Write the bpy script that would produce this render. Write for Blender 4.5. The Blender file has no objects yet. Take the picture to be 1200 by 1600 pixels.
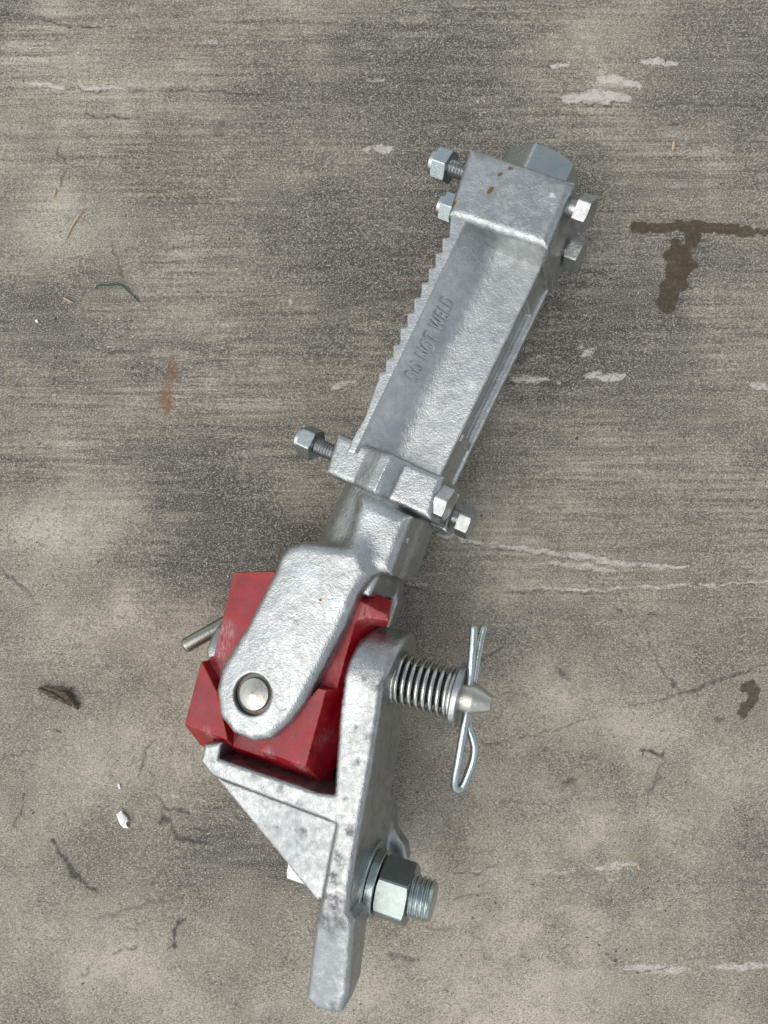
import bpy, bmesh, math, random
import numpy as np
from mathutils import Vector

random.seed(4)
rng = np.random.default_rng(11)
sc = bpy.context.scene
C = sc.collection
# ------------------------------------------------------------------ units: u = 0.45 mm (one photo pixel on the ground)
S = 0.00045
H = 1150.0            # camera height in u

# ------------------------------------------------------------------ camera
cam_d = bpy.data.cameras.new('camera')
cam_d.sensor_fit = 'VERTICAL'
cam_d.sensor_height = 24.0
cam_d.sensor_width = 18.0
cam_d.lens = 24.0 * H / 1600.0
cam_d.clip_start = 0.01
cam_d.clip_end = 100.0
cam = bpy.data.objects.new('camera', cam_d)
cam.location = (0, 0, H * S)
C.objects.link(cam)
sc.camera = cam

# ------------------------------------------------------------------ sky, sun, exposure
SUN_EL, SUN_AZ = math.radians(56), math.radians(240)     # azimuth clockwise from +Y (photo top); light from lower left
w = bpy.data.worlds.new('World')
sc.world = w
w.use_nodes = True
nt = w.node_tree
nt.nodes.clear()
sky = nt.nodes.new('ShaderNodeTexSky')
sky.sky_type = 'NISHITA'
sky.sun_disc = False
sky.sun_elevation = SUN_EL
sky.sun_rotation = SUN_AZ
sky.air_density = 1.0
sky.dust_density = 1.2
sky.ozone_density = 0.6
hs = nt.nodes.new('ShaderNodeHueSaturation')
hs.inputs['Saturation'].default_value = 0.28             # overcast: the blue is mostly gone
bg = nt.nodes.new('ShaderNodeBackground')
bg.inputs['Strength'].default_value = 0.13
wo = nt.nodes.new('ShaderNodeOutputWorld')
nt.links.new(sky.outputs[0], hs.inputs['Color'])
nt.links.new(hs.outputs[0], bg.inputs['Color'])
nt.links.new(bg.outputs[0], wo.inputs['Surface'])

sun_d = bpy.data.lights.new('sun', 'SUN')
sun_d.energy = 0.95
sun_d.angle = math.radians(64)
sun_d.color = (1.0, 0.955, 0.89)
sun = bpy.data.objects.new('sun', sun_d)
sdir = Vector((math.sin(SUN_AZ) * math.cos(SUN_EL), math.cos(SUN_AZ) * math.cos(SUN_EL), math.sin(SUN_EL)))
sun.rotation_euler = sdir.to_track_quat('Z', 'Y').to_euler()
sun.location = sdir * 3
C.objects.link(sun)

sc.view_settings.view_transform = 'Standard'
sc.view_settings.look = 'None'
sc.view_settings.gamma = 1
sc.view_settings.exposure = 0.7

# ================================================================== numpy helpers
def unproj(u, v, z):
    k = (H - z) / H
    return np.array([(u - 600.0) * k, (800.0 - v) * k, z])

class Frame:
    """local frame: t across, b along, n out of the top"""
    def __init__(s, o, tilt, roll, pitch=0.0):
        a, r, p = map(math.radians, (tilt, roll, pitch))
        ey = np.array([math.sin(a), math.cos(a), 0.0]); ex0 = np.array([math.cos(a), -math.sin(a), 0.0]); z = np.array([0, 0, 1.0])
        ex = ex0 * math.cos(r) + z * math.sin(r)
        ez = -ex0 * math.sin(r) + z * math.cos(r)
        ey2 = ey * math.cos(p) + ez * math.sin(p)
        ez2 = -ey * math.sin(p) + ez * math.cos(p)
        s.o = np.array(o, float); s.R = np.stack([ex, ey2, ez2], 1)
    def w(s, p):
        return s.o + np.asarray(p, float) @ s.R.T
    def hit(s, u, v, val, ax=2):
        d = np.array([u - 600.0, 800.0 - v, -H]); c = np.array([0, 0, H])
        n = s.R[:, ax]
        k = (val - n @ (c - s.o)) / (n @ d)
        return s.R.T @ (c + k * d - s.o)
    def at(s, u, v, n):
        return tuple(s.hit(u, v, n)[:2])
    def pts(s, L, n):
        return np.array([s.at(u, v, n) for u, v in L])
    def img(s, p):
        q = s.w(p); k = H / (H - q[2])
        return 600 + q[0] * k, 800 - q[1] * k

def poly(P):
    P = np.asarray(P, float)
    def f(x, y):
        d = None; sgn = None
        n = len(P)
        for i in range(n):
            a, b = P[i], P[i - 1]
            ex, ey = b[0] - a[0], b[1] - a[1]
            wx, wy = x - a[0], y - a[1]
            h = np.clip((wx * ex + wy * ey) / (ex * ex + ey * ey + 1e-12), 0, 1)
            dd = (wx - ex * h) ** 2 + (wy - ey * h) ** 2
            c1, c2, c3 = y >= a[1], y < b[1], ex * wy > ey * wx
            fl = np.where((c1 & c2 & c3) | (~c1 & ~c2 & ~c3), -1.0, 1.0)
            d = dd if d is None else np.minimum(d, dd)
            sgn = fl if sgn is None else sgn * fl
        return sgn * np.sqrt(d)
    return f

def smin(a, b, k):
    h = np.maximum(k - np.abs(a - b), 0) / k
    return np.minimum(a, b) - h * h * h * k / 6
def smax(a, b, k):
    return -smin(-a, -b, k)
def rmax(a, b, r):          # rounded intersection
    return np.minimum(np.maximum(a, b), -r) + np.hypot(np.maximum(a + r, 0), np.maximum(b + r, 0))
def ext(d2, z, z0, z1, r):  # rounded extrusion
    return rmax(d2, np.abs(z - (z0 + z1) / 2) - (z1 - z0) / 2, r)
def rpoly(P, r):            # polygon with convex corners rounded
    f = poly(P); P = np.asarray(P, float)
    def g(x, y):
        return f(x, y)
    return g
def box(x, y, z, a, b, r=3):
    d = [np.abs(q - (lo + hi) / 2) - (hi - lo) / 2 + r for q, lo, hi in zip((x, y, z), a, b)]
    return np.minimum(np.maximum(np.maximum(d[0], d[1]), d[2]), 0) + np.sqrt(np.maximum(d[0], 0) ** 2 + np.maximum(d[1], 0) ** 2 + np.maximum(d[2], 0) ** 2) - r
def cyl(a, b, h, r, c0, c1, e=3):   # radius r about (a,b)=0, axial h from c0..c1
    return rmax(np.hypot(a, b) - r, np.abs(h - (c0 + c1) / 2) - (c1 - c0) / 2, e)

_lat = rng.random((64, 64, 64)).astype(np.float32) * 2 - 1
def vnoise(p, scale, off=0.0):
    q = p / scale + off + 1000.0
    i = np.floor(q).astype(int); f = q - i; f = f * f * (3 - 2 * f)
    out = 0
    for dx in (0, 1):
        for dy in (0, 1):
            for dz in (0, 1):
                wgt = (f[:, 0] if dx else 1 - f[:, 0]) * (f[:, 1] if dy else 1 - f[:, 1]) * (f[:, 2] if dz else 1 - f[:, 2])
                out = out + wgt * _lat[(i[:, 0] + dx) % 64, (i[:, 1] + dy) % 64, (i[:, 2] + dz) % 64]
    return out

def surface_nets(f, lo, hi, h, rough=0.0, roughs=((16, 1.0), (7, .5))):
    lo = np.asarray(lo, float) - 2.5 * h; hi = np.asarray(hi, float) + 2.5 * h
    ax = [np.arange(lo[i], hi[i] + h, h) for i in range(3)]
    X, Y, Z = ax[0][:, None, None], ax[1][None, :, None], ax[2][None, None, :]
    F = np.broadcast_to(f(X, Y, Z), (len(ax[0]), len(ax[1]), len(ax[2]))).astype(np.float32)
    n = np.array(F.shape) - 1
    ins = F < 0
    cnt = np.zeros(n, np.float32); acc = np.zeros((3,) + tuple(n), np.float32)
    edges = []
    for a in range(3):
        s0 = [slice(None)] * 3; s1 = [slice(None)] * 3
        s0[a] = slice(0, -1); s1[a] = slice(1, None)
        idx = np.argwhere(ins[tuple(s0)] != ins[tuple(s1)])
        f0 = F[tuple(s0)][tuple(idx.T)]; f1 = F[tuple(s1)][tuple(idx.T)]
        t = f0 / (f0 - f1)
        pos = idx.astype(np.float32); pos[:, a] += t
        b, c = (a + 1) % 3, (a + 2) % 3
        for db in (0, -1):
            for dc in (0, -1):
                ci = idx.copy(); ci[:, b] += db; ci[:, c] += dc
                ok = np.all((ci >= 0) & (ci < n), axis=1)
                k = tuple(ci[ok].T)
                np.add.at(cnt, k, 1)
                for d in range(3):
                    np.add.at(acc[d], k, pos[ok, d])
        edges.append((a, b, c, idx, f0 < 0))
    cells = np.argwhere(cnt > 0)
    vid = -np.ones(n, np.int64); vid[tuple(cells.T)] = np.arange(len(cells))
    k = tuple(cells.T)
    V = np.stack([acc[d][k] / cnt[k] for d in range(3)], 1).astype(float) * h + lo
    faces = []
    for a, b, c, idx, inside in edges:
        q = []
        ok = np.ones(len(idx), bool)
        for db, dc in ((0, 0), (-1, 0), (-1, -1), (0, -1)):
            ci = idx.copy(); ci[:, b] += db; ci[:, c] += dc
            ok &= np.all((ci >= 0) & (ci < n), axis=1)
            q.append(vid[tuple(np.clip(ci, 0, n - 1).T)])
        q = np.stack(q, 1)
        q[~inside] = q[~inside][:, ::-1]
        faces.append(q[ok])
    Q = np.concatenate(faces)
    def g(p):
        return f(p[:, 0], p[:, 1], p[:, 2])
    def grad(p, e):
        G = np.stack([g(p + np.eye(3)[i] * e) - g(p - np.eye(3)[i] * e) for i in range(3)], 1) / (2 * e)
        return G
    for _ in range(3):
        G = grad(V, 0.4); m = np.maximum((G ** 2).sum(1), 0.05)
        st = (g(V) / m)[:, None] * G
        L = np.linalg.norm(st, axis=1, keepdims=True)
        V = V - st * np.minimum(1, 0.9 * h / np.maximum(L, 1e-9)) * 0.8
    G = grad(V, 2.0); G /= np.maximum(np.linalg.norm(G, axis=1, keepdims=True), 1e-6)
    e = 4.0
    curv = sum(g(V + np.eye(3)[i] * e) + g(V - np.eye(3)[i] * e) for i in range(3)) - 6 * g(V)
    if rough:
        d = sum(a * vnoise(V, s_, s_) for s_, a in roughs)
        V = V + G * (rough * d)[:, None]
    return V, Q, (curv / e)

def mk(name, V, Fc, mat, parent=None, origin=None, smooth=True, sharp=None, attr=None):
    """V in world units u; one mesh object whose origin sits at 'origin'"""
    V = np.asarray(V, float)
    if origin is None:
        origin = (V.min(0) + V.max(0)) / 2
    me = bpy.data.meshes.new(name)
    A = (V - origin) * S
    if isinstance(Fc, np.ndarray):
        me.vertices.add(len(A)); me.vertices.foreach_set('co', A.ravel())
        nf, k = Fc.shape
        me.loops.add(nf * k); me.loops.foreach_set('vertex_index', Fc.ravel().astype(np.int32))
        me.polygons.add(nf)
        me.polygons.foreach_set('loop_start', np.arange(0, nf * k, k, dtype=np.int32))
        me.update(calc_edges=True); me.validate()
    else:
        me.from_pydata(A.tolist(), [], Fc); me.update()
    if smooth:
        me.polygons.foreach_set('use_smooth', np.ones(len(me.polygons), bool))
    if sharp:
        me.set_sharp_from_angle(angle=math.radians(sharp))
    for an, av in (attr or {}).items():
        at = me.attributes.new(an, 'FLOAT', 'POINT')
        at.data.foreach_set('value', np.asarray(av, np.float32))
    me.materials.append(mat)
    o = bpy.data.objects.new(name, me); C.objects.link(o)
    o['_org'] = [float(q) for q in origin]
    po = np.array(parent['_org']) if parent else np.zeros(3)
    o.location = (np.array(origin) - po) * S
    if parent: o.parent = parent
    return o

def sdf_obj(name, fr, f, lo, hi, h, mat, parent, rough=0.6, roughs=((16, 1.0), (7, .5)), marks=None):
    V, Q, cv = surface_nets(f, lo, hi, h, rough, roughs)
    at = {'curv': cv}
    if marks is not None:
        wv = np.stack([vnoise(V, 9, 2.5), vnoise(V, 9, 6.1)], 1) * 4.5 + np.stack([vnoise(V, 4, 1.5), vnoise(V, 4, 8.1)], 1) * 2
        for kind in ('dirt_dark', 'rust', 'pale', 'matte'):
            A = np.zeros(len(V))
            for u, v, n_, r, amt in marks.get(kind, ()):
                c = np.append(fr.at(u, v, n_), n_)
                dd = np.sqrt(((V[:, :2] + wv * min(1, r / 8) - c[:2]) ** 2).sum(1) + ((V[:, 2] - n_) * .6) ** 2)
                np.maximum(A, np.clip((r - dd) / (r * .7), 0, 1) * amt, out=A)
            at[kind] = A
    return mk(name, fr.w(V), Q, mat, parent, attr=at)

def tag(o, label, cat, group=None, kind=None):
    o['label'] = label; o['category'] = cat
    if group: o['group'] = group
    if kind: o['kind'] = kind

# ---- turned and bent parts
def axes(d):
    d = np.asarray(d, float); d /= np.linalg.norm(d)
    a = np.array([0, 0, 1.0]) if abs(d[2]) < .9 else np.array([1.0, 0, 0])
    x = np.cross(a, d); x /= np.linalg.norm(x); y = np.cross(d, x)
    return x, y, d
def lathe(o, d, prof, n=48):
    """prof: (axial, radius)"""
    x, y, z = axes(d); V = []; Fc = []
    th = np.arange(n) * 2 * math.pi / n
    ring = np.cos(th)[:, None] * x + np.sin(th)[:, None] * y
    for a, r in prof:
        V.append(np.asarray(o) + a * z + ring * max(r, 1e-3))
    V = np.concatenate(V); m = len(prof)
    for i in range(m - 1):
        for j in range(n):
            k = (j + 1) % n
            Fc.append((i * n + j, i * n + k, (i + 1) * n + k, (i + 1) * n + j))
    Fc.append(tuple(range(n))[::-1]); Fc.append(tuple((m - 1) * n + j for j in range(n)))
    return V, Fc
def thread(o, d, a0, a1, r, pitch, depth, n=36, cham=3):
    x, y, z = axes(d)
    m = max(8, int((a1 - a0) / pitch * 8)); V = []; Fc = []
    th = np.arange(n) * 2 * math.pi / n
    ring = np.cos(th)[:, None] * x + np.sin(th)[:, None] * y
    for i in range(m + 1):
        a = a0 + (a1 - a0) * i / m
        ph = (a / pitch - th / (2 * math.pi)) % 1.0
        tri = np.abs(ph - .5) * 2
        rr = r - depth * np.clip(tri * 1.25, 0, 1)
        rr = np.minimum(rr, r - max(0, cham - (a1 - a)) * .9)
        V.append(np.asarray(o) + a * z + ring * rr[:, None])
    for i in range(m):
        for j in range(n):
            k = (j + 1) % n
            Fc.append((i * n + j, i * n + k, (i + 1) * n + k, (i + 1) * n + j))
    Fc.append(tuple(range(n))[::-1]); Fc.append(tuple(m * n + j for j in range(n)))
    return np.concatenate(V), Fc
def hexa(o, d, a0, a1, af, rot=0.0, cham=(True, True), hole=0.0, crown=None, up=None):
    """hexagon with chamfered ends, across flats af, axis d; corner at angle rot from 'up'"""
    x, y, z = axes(d)
    if up is not None:
        y = np.asarray(up, float) - z * (np.asarray(up) @ z); y /= np.linalg.norm(y); x = np.cross(y, z)
    n = 96; ap = af / 2; rc = ap * 1.04
    V = []; Fc = []
    th = np.arange(n) * 2 * math.pi / n
    rel = (th - rot) % (math.pi / 3) - math.pi / 6
    rh = ap / np.cos(rel)
    rh = np.minimum(rh, ap * 1.135)
    ring = np.sin(th)[:, None] * x + np.cos(th)[:, None] * y
    o = np.asarray(o, float)
    def add(ax_, r):
        V.append(o + np.asarray(ax_).reshape(-1, 1) * z + ring * np.asarray(r).reshape(-1, 1))
    one = np.ones(n)
    slope = math.tan(math.radians(26))
    ds = np.maximum(0, rh - rc) * slope
    if hole: add(one * a0, one * hole)
    else: add(one * a0, one * .5)
    add(one * a0, np.minimum(rh, rc) if cham[0] else rh)
    add(a0 + (ds if cham[0] else 0 * one) + .01, rh)
    add(a1 - (ds if cham[1] else 0 * one) - .01, rh)
    add(one * a1, np.minimum(rh, rc) if cham[1] else rh)
    if crown:
        for da, r in crown:
            add(one * (a1 + da), one * r)
    elif hole: add(one * (a1), one * hole)
    m = len(V)
    for i in range(m - 1):
        for j in range(n):
            k = (j + 1) % n
            Fc.append((i * n + j, (i + 1) * n + j, (i + 1) * n + k, i * n + k))
    if hole and not crown:
        for j in range(n):
            k = (j + 1) % n
            Fc.append(((m - 1) * n + j, j, k, (m - 1) * n + k))
    else:
        Fc.append(tuple((m - 1) * n + j for j in range(n))[::-1])
        Fc.append(tuple(range(n)))
    return np.concatenate(V), Fc
def tube(P, r, n=12, cap=True):
    P = np.asarray(P, float); m = len(P)
    T = np.gradient(P, axis=0); T /= np.linalg.norm(T, axis=1, keepdims=True)
    u = np.cross(T[0], [0.3, 0.2, 0.93]); u /= np.linalg.norm(u)
    R = np.broadcast_to(np.asarray(r, float), (m,))
    V = []; th = np.arange(n) * 2 * math.pi / n
    for i in range(m):
        u = u - T[i] * (u @ T[i]); u /= np.linalg.norm(u); v = np.cross(T[i], u)
        V.append(P[i] + R[i] * (np.cos(th)[:, None] * u + np.sin(th)[:, None] * v))
    Fc = [(i * n + j, i * n + (j + 1) % n, (i + 1) * n + (j + 1) % n, (i + 1) * n + j) for i in range(m - 1) for j in range(n)]
    Fc.append(tuple(range(n))[::-1]); Fc.append(tuple((m - 1) * n + j for j in range(n)))
    return np.concatenate(V), Fc
def spline(P, k=10):
    P = np.asarray(P, float); out = []
    Q = np.vstack([2 * P[0] - P[1], P, 2 * P[-1] - P[-2]])
    for i in range(1, len(Q) - 2):
        for t in np.linspace(0, 1, k, endpoint=False):
            a, b, c, d = Q[i - 1:i + 3]
            out.append(.5 * ((2 * b) + (-a + c) * t + (2 * a - 5 * b + 4 * c - d) * t * t + (-a + 3 * b - 3 * c + d) * t ** 3))
    out.append(P[-1])
    return np.array(out)
def join(*parts):
    V = []; Fc = []; k = 0
    for v, f in parts:
        V.append(v); Fc += [tuple(i + k for i in q) for q in f]; k += len(v)
    return np.concatenate(V), Fc

# ================================================================== materials
class NT:
    def __init__(s, name):
        s.m = bpy.data.materials.new(name); s.m.use_nodes = True
        s.t = s.m.node_tree; s.t.nodes.clear()
        s.out = s.t.nodes.new('ShaderNodeOutputMaterial')
        s.b = s.t.nodes.new('ShaderNodeBsdfPrincipled')
        s.t.links.new(s.b.outputs[0], s.out.inputs[0])
        tc = s.t.nodes.new('ShaderNodeTexCoord')
        vm = s.t.nodes.new('ShaderNodeVectorMath'); vm.operation = 'SCALE'; vm.inputs['Scale'].default_value = 1 / S
        s.t.links.new(tc.outputs['Object'], vm.inputs[0])
        s.co = vm.outputs[0]                                   # object coordinates in u
    def _in(s, sock, v):
        if hasattr(v, 'node'): s.t.links.new(v, sock)
        elif v is not None: sock.default_value = v
    def noise(s, size, detail=3, rough=.55, stretch=None, dist=0.0, off=(0, 0, 0)):
        v = s.co
        mp = s.t.nodes.new('ShaderNodeMapping')
        st = stretch or (1, 1, 1)
        mp.inputs['Scale'].default_value = tuple(1 / (size * q) for q in st)
        mp.inputs['Location'].default_value = off
        s.t.links.new(v, mp.inputs[0])
        n = s.t.nodes.new('ShaderNodeTexNoise')
        n.inputs['Scale'].default_value = 1.0; n.inputs['Detail'].default_value = detail; n.inputs['Roughness'].default_value = rough
        n.inputs['Distortion'].default_value = dist
        s.t.links.new(mp.outputs[0], n.inputs['Vector'])
        return n.outputs['Fac']
    def voro(s, size, feature='F1', out='Distance'):
        mp = s.t.nodes.new('ShaderNodeMapping'); mp.inputs['Scale'].default_value = (1 / size,) * 3
        s.t.links.new(s.co, mp.inputs[0])
        n = s.t.nodes.new('ShaderNodeTexVoronoi'); n.feature = feature; n.inputs['Scale'].default_value = 1.0
        s.t.links.new(mp.outputs[0], n.inputs['Vector'])
        return n.outputs[out]
    def attr(s, name):
        a = s.t.nodes.new('ShaderNodeAttribute'); a.attribute_name = name
        return a.outputs['Fac']
    def rng(s, v, a, b, c=0.0, d=1.0, smooth=False):
        n = s.t.nodes.new('ShaderNodeMapRange'); n.clamp = True
        if smooth: n.interpolation_type = 'SMOOTHSTEP'
        s._in(n.inputs['Value'], v)
        for k, q in zip(('From Min', 'From Max', 'To Min', 'To Max'), (a, b, c, d)): s._in(n.inputs[k], q)
        return n.outputs['Result']
    def math(s, op, a, b=None, clamp=False):
        n = s.t.nodes.new('ShaderNodeMath'); n.operation = op; n.use_clamp = clamp
        s._in(n.inputs[0], a); s._in(n.inputs[1], b)
        return n.outputs[0]
    def mix(s, f, a, b, mode='MIX'):
        n = s.t.nodes.new('ShaderNodeMix'); n.data_type = 'RGBA'; n.blend_type = mode
        s._in(n.inputs[0], f); s._in(n.inputs[6], a if hasattr(a, 'node') else (*a, 1)); s._in(n.inputs[7], b if hasattr(b, 'node') else (*b, 1))
        return n.outputs[2]
    def bump(s, h, dist, strength=1.0, prev=None):
        n = s.t.nodes.new('ShaderNodeBump'); n.inputs['Distance'].default_value = dist * S; s._in(n.inputs['Strength'], strength)
        s.t.links.new(h, n.inputs['Height'])
        if prev is not None: s.t.links.new(prev, n.inputs['Normal'])
        return n.outputs[0]
    def set(s, **k):
        for a, v in k.items():
            s._in(s.b.inputs[a.replace('_', ' ')], v if not (isinstance(v, tuple) and len(v) == 3) else (*v, 1))
        return s.m

def mat_galv(name, col=(.46, .48, .472), dark=(.12, .12, .115), rust=0.0, rough=(.24, .5), mott=1.0, grain=1.0, grime=1.0):
    n = NT(name)
    big = n.noise(38, 4, .6); mid = n.noise(9, 4, .6, off=(3, 1, 7)); fine = n.noise(2.6, 2, .6, off=(5, 5, 1))
    cells = n.voro(5.5)
    c = n.mix(n.rng(big, .35, .68), tuple(q * .86 for q in col), tuple(min(1, q * 1.1) for q in col))
    c = n.mix(n.rng(mid, .3, .75, 0, .5), c, tuple(q * .82 for q in col))
    # zinc bloom: dull and bright patches
    pt = n.noise(13, 5, .68, off=(12, 2, 5))
    c = n.mix(n.rng(pt, .36, .52, .62 * mott, 0), c, tuple(q * .52 for q in col))
    c = n.mix(n.rng(pt, .54, .7, 0, .75 * mott), c, (.64, .66, .655))
    # grime pits and scuffs with ragged outlines
    g1 = n.rng(n.math('ADD', n.math('MULTIPLY', n.noise(16, 5, .72, off=(9, 2, 4)), 1.0), n.math('MULTIPLY', n.noise(75, 2, .5, off=(1, 8, 2)), .55)), .96, 1.06)
    pv = n.math('MULTIPLY', n.attr('pale'), n.rng(mid, .35, .6, .1, 1.2), True)
    c = n.mix(n.math('MULTIPLY', pv, .75), c, (.66, .71, .74))
    mt = n.math('MULTIPLY', n.attr('matte'), n.rng(mid, .25, .6, .75, 1.15), True)
    c = n.mix(n.math('MULTIPLY', mt, .7), c, (.24, .265, .275))
    dv = n.rng(n.math('MULTIPLY', n.attr('dirt_dark'), n.rng(n.noise(7, 6, .78, off=(6, 2, 9)), .36, .62, .05, 1.3)), .06, 1.0)
    g1 = n.math('MAXIMUM', g1, dv)
    c = n.mix(n.math('MULTIPLY', g1, .68 * grime, True), c, dark)
    rv = n.rng(n.math('MULTIPLY', n.attr('rust'), n.rng(n.noise(4, 3, .6, off=(1, 2, 5)), .3, .6, .5, 1.3)), .15, .5)
    c = n.mix(n.math('MULTIPLY', rv, .9), c, (.16, .06, .012))
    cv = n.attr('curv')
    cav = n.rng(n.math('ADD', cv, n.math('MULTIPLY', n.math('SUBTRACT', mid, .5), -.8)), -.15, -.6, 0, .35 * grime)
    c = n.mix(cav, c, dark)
    edge = n.rng(n.math('ADD', cv, n.math('MULTIPLY', n.math('SUBTRACT', mid, .5), 2.2)), .9, 1.6, 0, .5)
    c = n.mix(edge, c, (.74, .75, .75))
    r = n.rng(mid, .3, .7, rough[0], rough[1])
    r = n.math('ADD', r, n.math('MULTIPLY', g1, .2), True)
    if rust:
        rs = n.rng(n.noise(7, 3, .6, off=(2, 7, 7)), .735 - rust * .05, .76 - rust * .05)
        c = n.mix(rs, c, (.30, .085, .02)); r = n.math('ADD', r, n.math('MULTIPLY', rs, .3), True)
        met = n.rng(rs, 0, 1, .93, .1)
    else:
        met = n.math('SUBTRACT', n.rng(g1, 0, 1, .93, .6), n.math('ADD', n.math('MULTIPLY', n.attr('rust'), .5), n.math('ADD', n.math('MULTIPLY', mt, .5), n.math('MULTIPLY', pv, .45))), True)
        r = n.math('ADD', r, n.math('MULTIPLY', mt, .12), True)
    b1 = n.bump(mid, 1.2 * grain, .26)
    b2 = n.bump(fine, 1.15 * grain, .7, b1)
    b3 = n.bump(cells, 1.2 * grain, .2, b2)
    return n.set(Base_Color=c, Metallic=met, Roughness=r, Normal=b3)

def mat_zinc(name, col=(.60, .63, .63), rough=(.2, .36), tint=(.55, .66, .64)):
    n = NT(name)
    a = n.noise(18, 3, .6); f = n.noise(2.2, 3, .6); g = n.noise(6, 4, .7, off=(4, 4, 4))
    c = n.mix(n.rng(a, .4, .65), col, tint)
    c = n.mix(n.rng(g, .56, .74, 0, .45), c, (.33, .35, .35))
    return n.set(Base_Color=c, Metallic=.96, Roughness=n.rng(g, .3, .75, rough[0], rough[1]), Normal=n.bump(f, .5, .5, n.bump(g, 1.2, .35)))

M = {}
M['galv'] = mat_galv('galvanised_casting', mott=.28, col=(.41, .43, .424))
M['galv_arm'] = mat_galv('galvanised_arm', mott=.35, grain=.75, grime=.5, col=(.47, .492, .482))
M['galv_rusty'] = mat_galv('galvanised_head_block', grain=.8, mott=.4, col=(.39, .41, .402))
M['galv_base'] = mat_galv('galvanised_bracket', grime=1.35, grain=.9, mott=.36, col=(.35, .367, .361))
M['galv_bolt'] = mat_galv('galvanised_bolt', grain=.4, grime=.9, mott=.6, col=(.40, .415, .41))
M['zinc'] = mat_zinc('zinc_plate', (.42, .46, .46), (.2, .36), (.35, .43, .41))
M['zinc_dull'] = mat_zinc('dull_zinc_plate', (.27, .30, .295), (.26, .42), (.24, .29, .275))
M['spring'] = mat_zinc('spring_steel', (.50, .50, .47), (.1, .2), (.42, .43, .4))
M['pin'] = mat_zinc('bare_steel_pin', (.50, .49, .43), (.25, .42), (.43, .44, .38))
M['handle'] = mat_zinc('dark_steel_rod', (.30, .29, .25), (.18, .3), (.24, .24, .2))
n = NT('lock_nut_nylon'); M['nylon'] = n.set(Base_Color=(.30, .42, .46), Roughness=.4)
n = NT('pin_seat_ring'); M['seat'] = n.set(Base_Color=n.mix(n.rng(n.noise(5), .5, .68), (.16, .165, .165), (.24, .12, .04)), Metallic=.7, Roughness=.5, Normal=n.bump(n.noise(3), 1, .6))

n = NT('coil_gap_shade'); M['gap_shade'] = n.set(Base_Color=n.mix(n.rng(n.noise(6, 4, .7), .45, .65), (.02, .022, .02), (.09, .095, .085)), Metallic=.2, Roughness=.4)  # shade between the spring coils, put into the colour
def mat_red():
    n = NT('red_rubber')
    a = n.noise(30, 4, .6); f = n.noise(2.0, 3, .65); s_ = n.noise(7, 5, .7, stretch=(.35, 1.6, 1), off=(3, 3, 3))
    c = n.mix(n.rng(a, .35, .7), (.185, .001, .005), (.315, .002, .009))
    # chalky bloom on rubbed faces, ragged
    bl = n.math('MULTIPLY', n.rng(n.noise(60, 3, .6, off=(8, 1, 1)), .42, .62), n.rng(f, .32, .7))
    c = n.mix(n.math('MULTIPLY', bl, .3), c, (.36, .10, .115))
    c = n.mix(n.math('MULTIPLY', n.rng(s_, .62, .8), .35), c, (.55, .36, .36))
    pv = n.math('MULTIPLY', n.attr('pale'), n.rng(n.noise(5, 5, .8, stretch=(.5, 2.2, 1), off=(1, 5, 3)), .42, .62), True)
    c = n.mix(n.math('MULTIPLY', pv, .75), c, (.60, .50, .50))
    dv = n.math('MULTIPLY', n.attr('dirt_dark'), n.rng(n.noise(8, 5, .75, off=(3, 9, 3)), .38, .62))  # marked spots are darker, most of them in the recess around the tongue
    c = n.mix(n.math('MULTIPLY', dv, .7), c, (.06, .012, .012))
    cv = n.attr('curv')
    e = n.rng(n.math('ADD', cv, n.math('MULTIPLY', n.math('SUBTRACT', n.noise(9, 2), .5), 1.6)), 1.15, 1.7)
    c = n.mix(n.math('MULTIPLY', e, .6), c, (.42, .085, .012))
    return n.set(Base_Color=c, Roughness=n.rng(a, .3, .7, .28, .48), Specular_IOR_Level=.4, Normal=n.bump(f, .7, .5, n.bump(s_, 1.4, .3)))
M['red'] = mat_red()

# ================================================================== the concrete floor (one sheet, fine in view, far beyond it coarser)
def seg_dist(X, Y, P):
    d = np.full(X.shape, 1e9); tt = np.zeros(X.shape)
    L = [0]
    for i in range(len(P) - 1): L.append(L[-1] + math.hypot(P[i + 1][0] - P[i][0], P[i + 1][1] - P[i][1]))
    for i in range(len(P) - 1):
        a, b = P[i], P[i + 1]; ex, ey = b[0] - a[0], b[1] - a[1]
        h = np.clip(((X - a[0]) * ex + (Y - a[1]) * ey) / (ex * ex + ey * ey + 1e-9), 0, 1)
        q = np.hypot(X - a[0] - ex * h, Y - a[1] - ey * h)
        m = q < d; d = np.where(m, q, d); tt = np.where(m, (L[i] + h * (L[i + 1] - L[i])) / max(L[-1], 1e-6), tt)
    return d, tt

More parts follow.
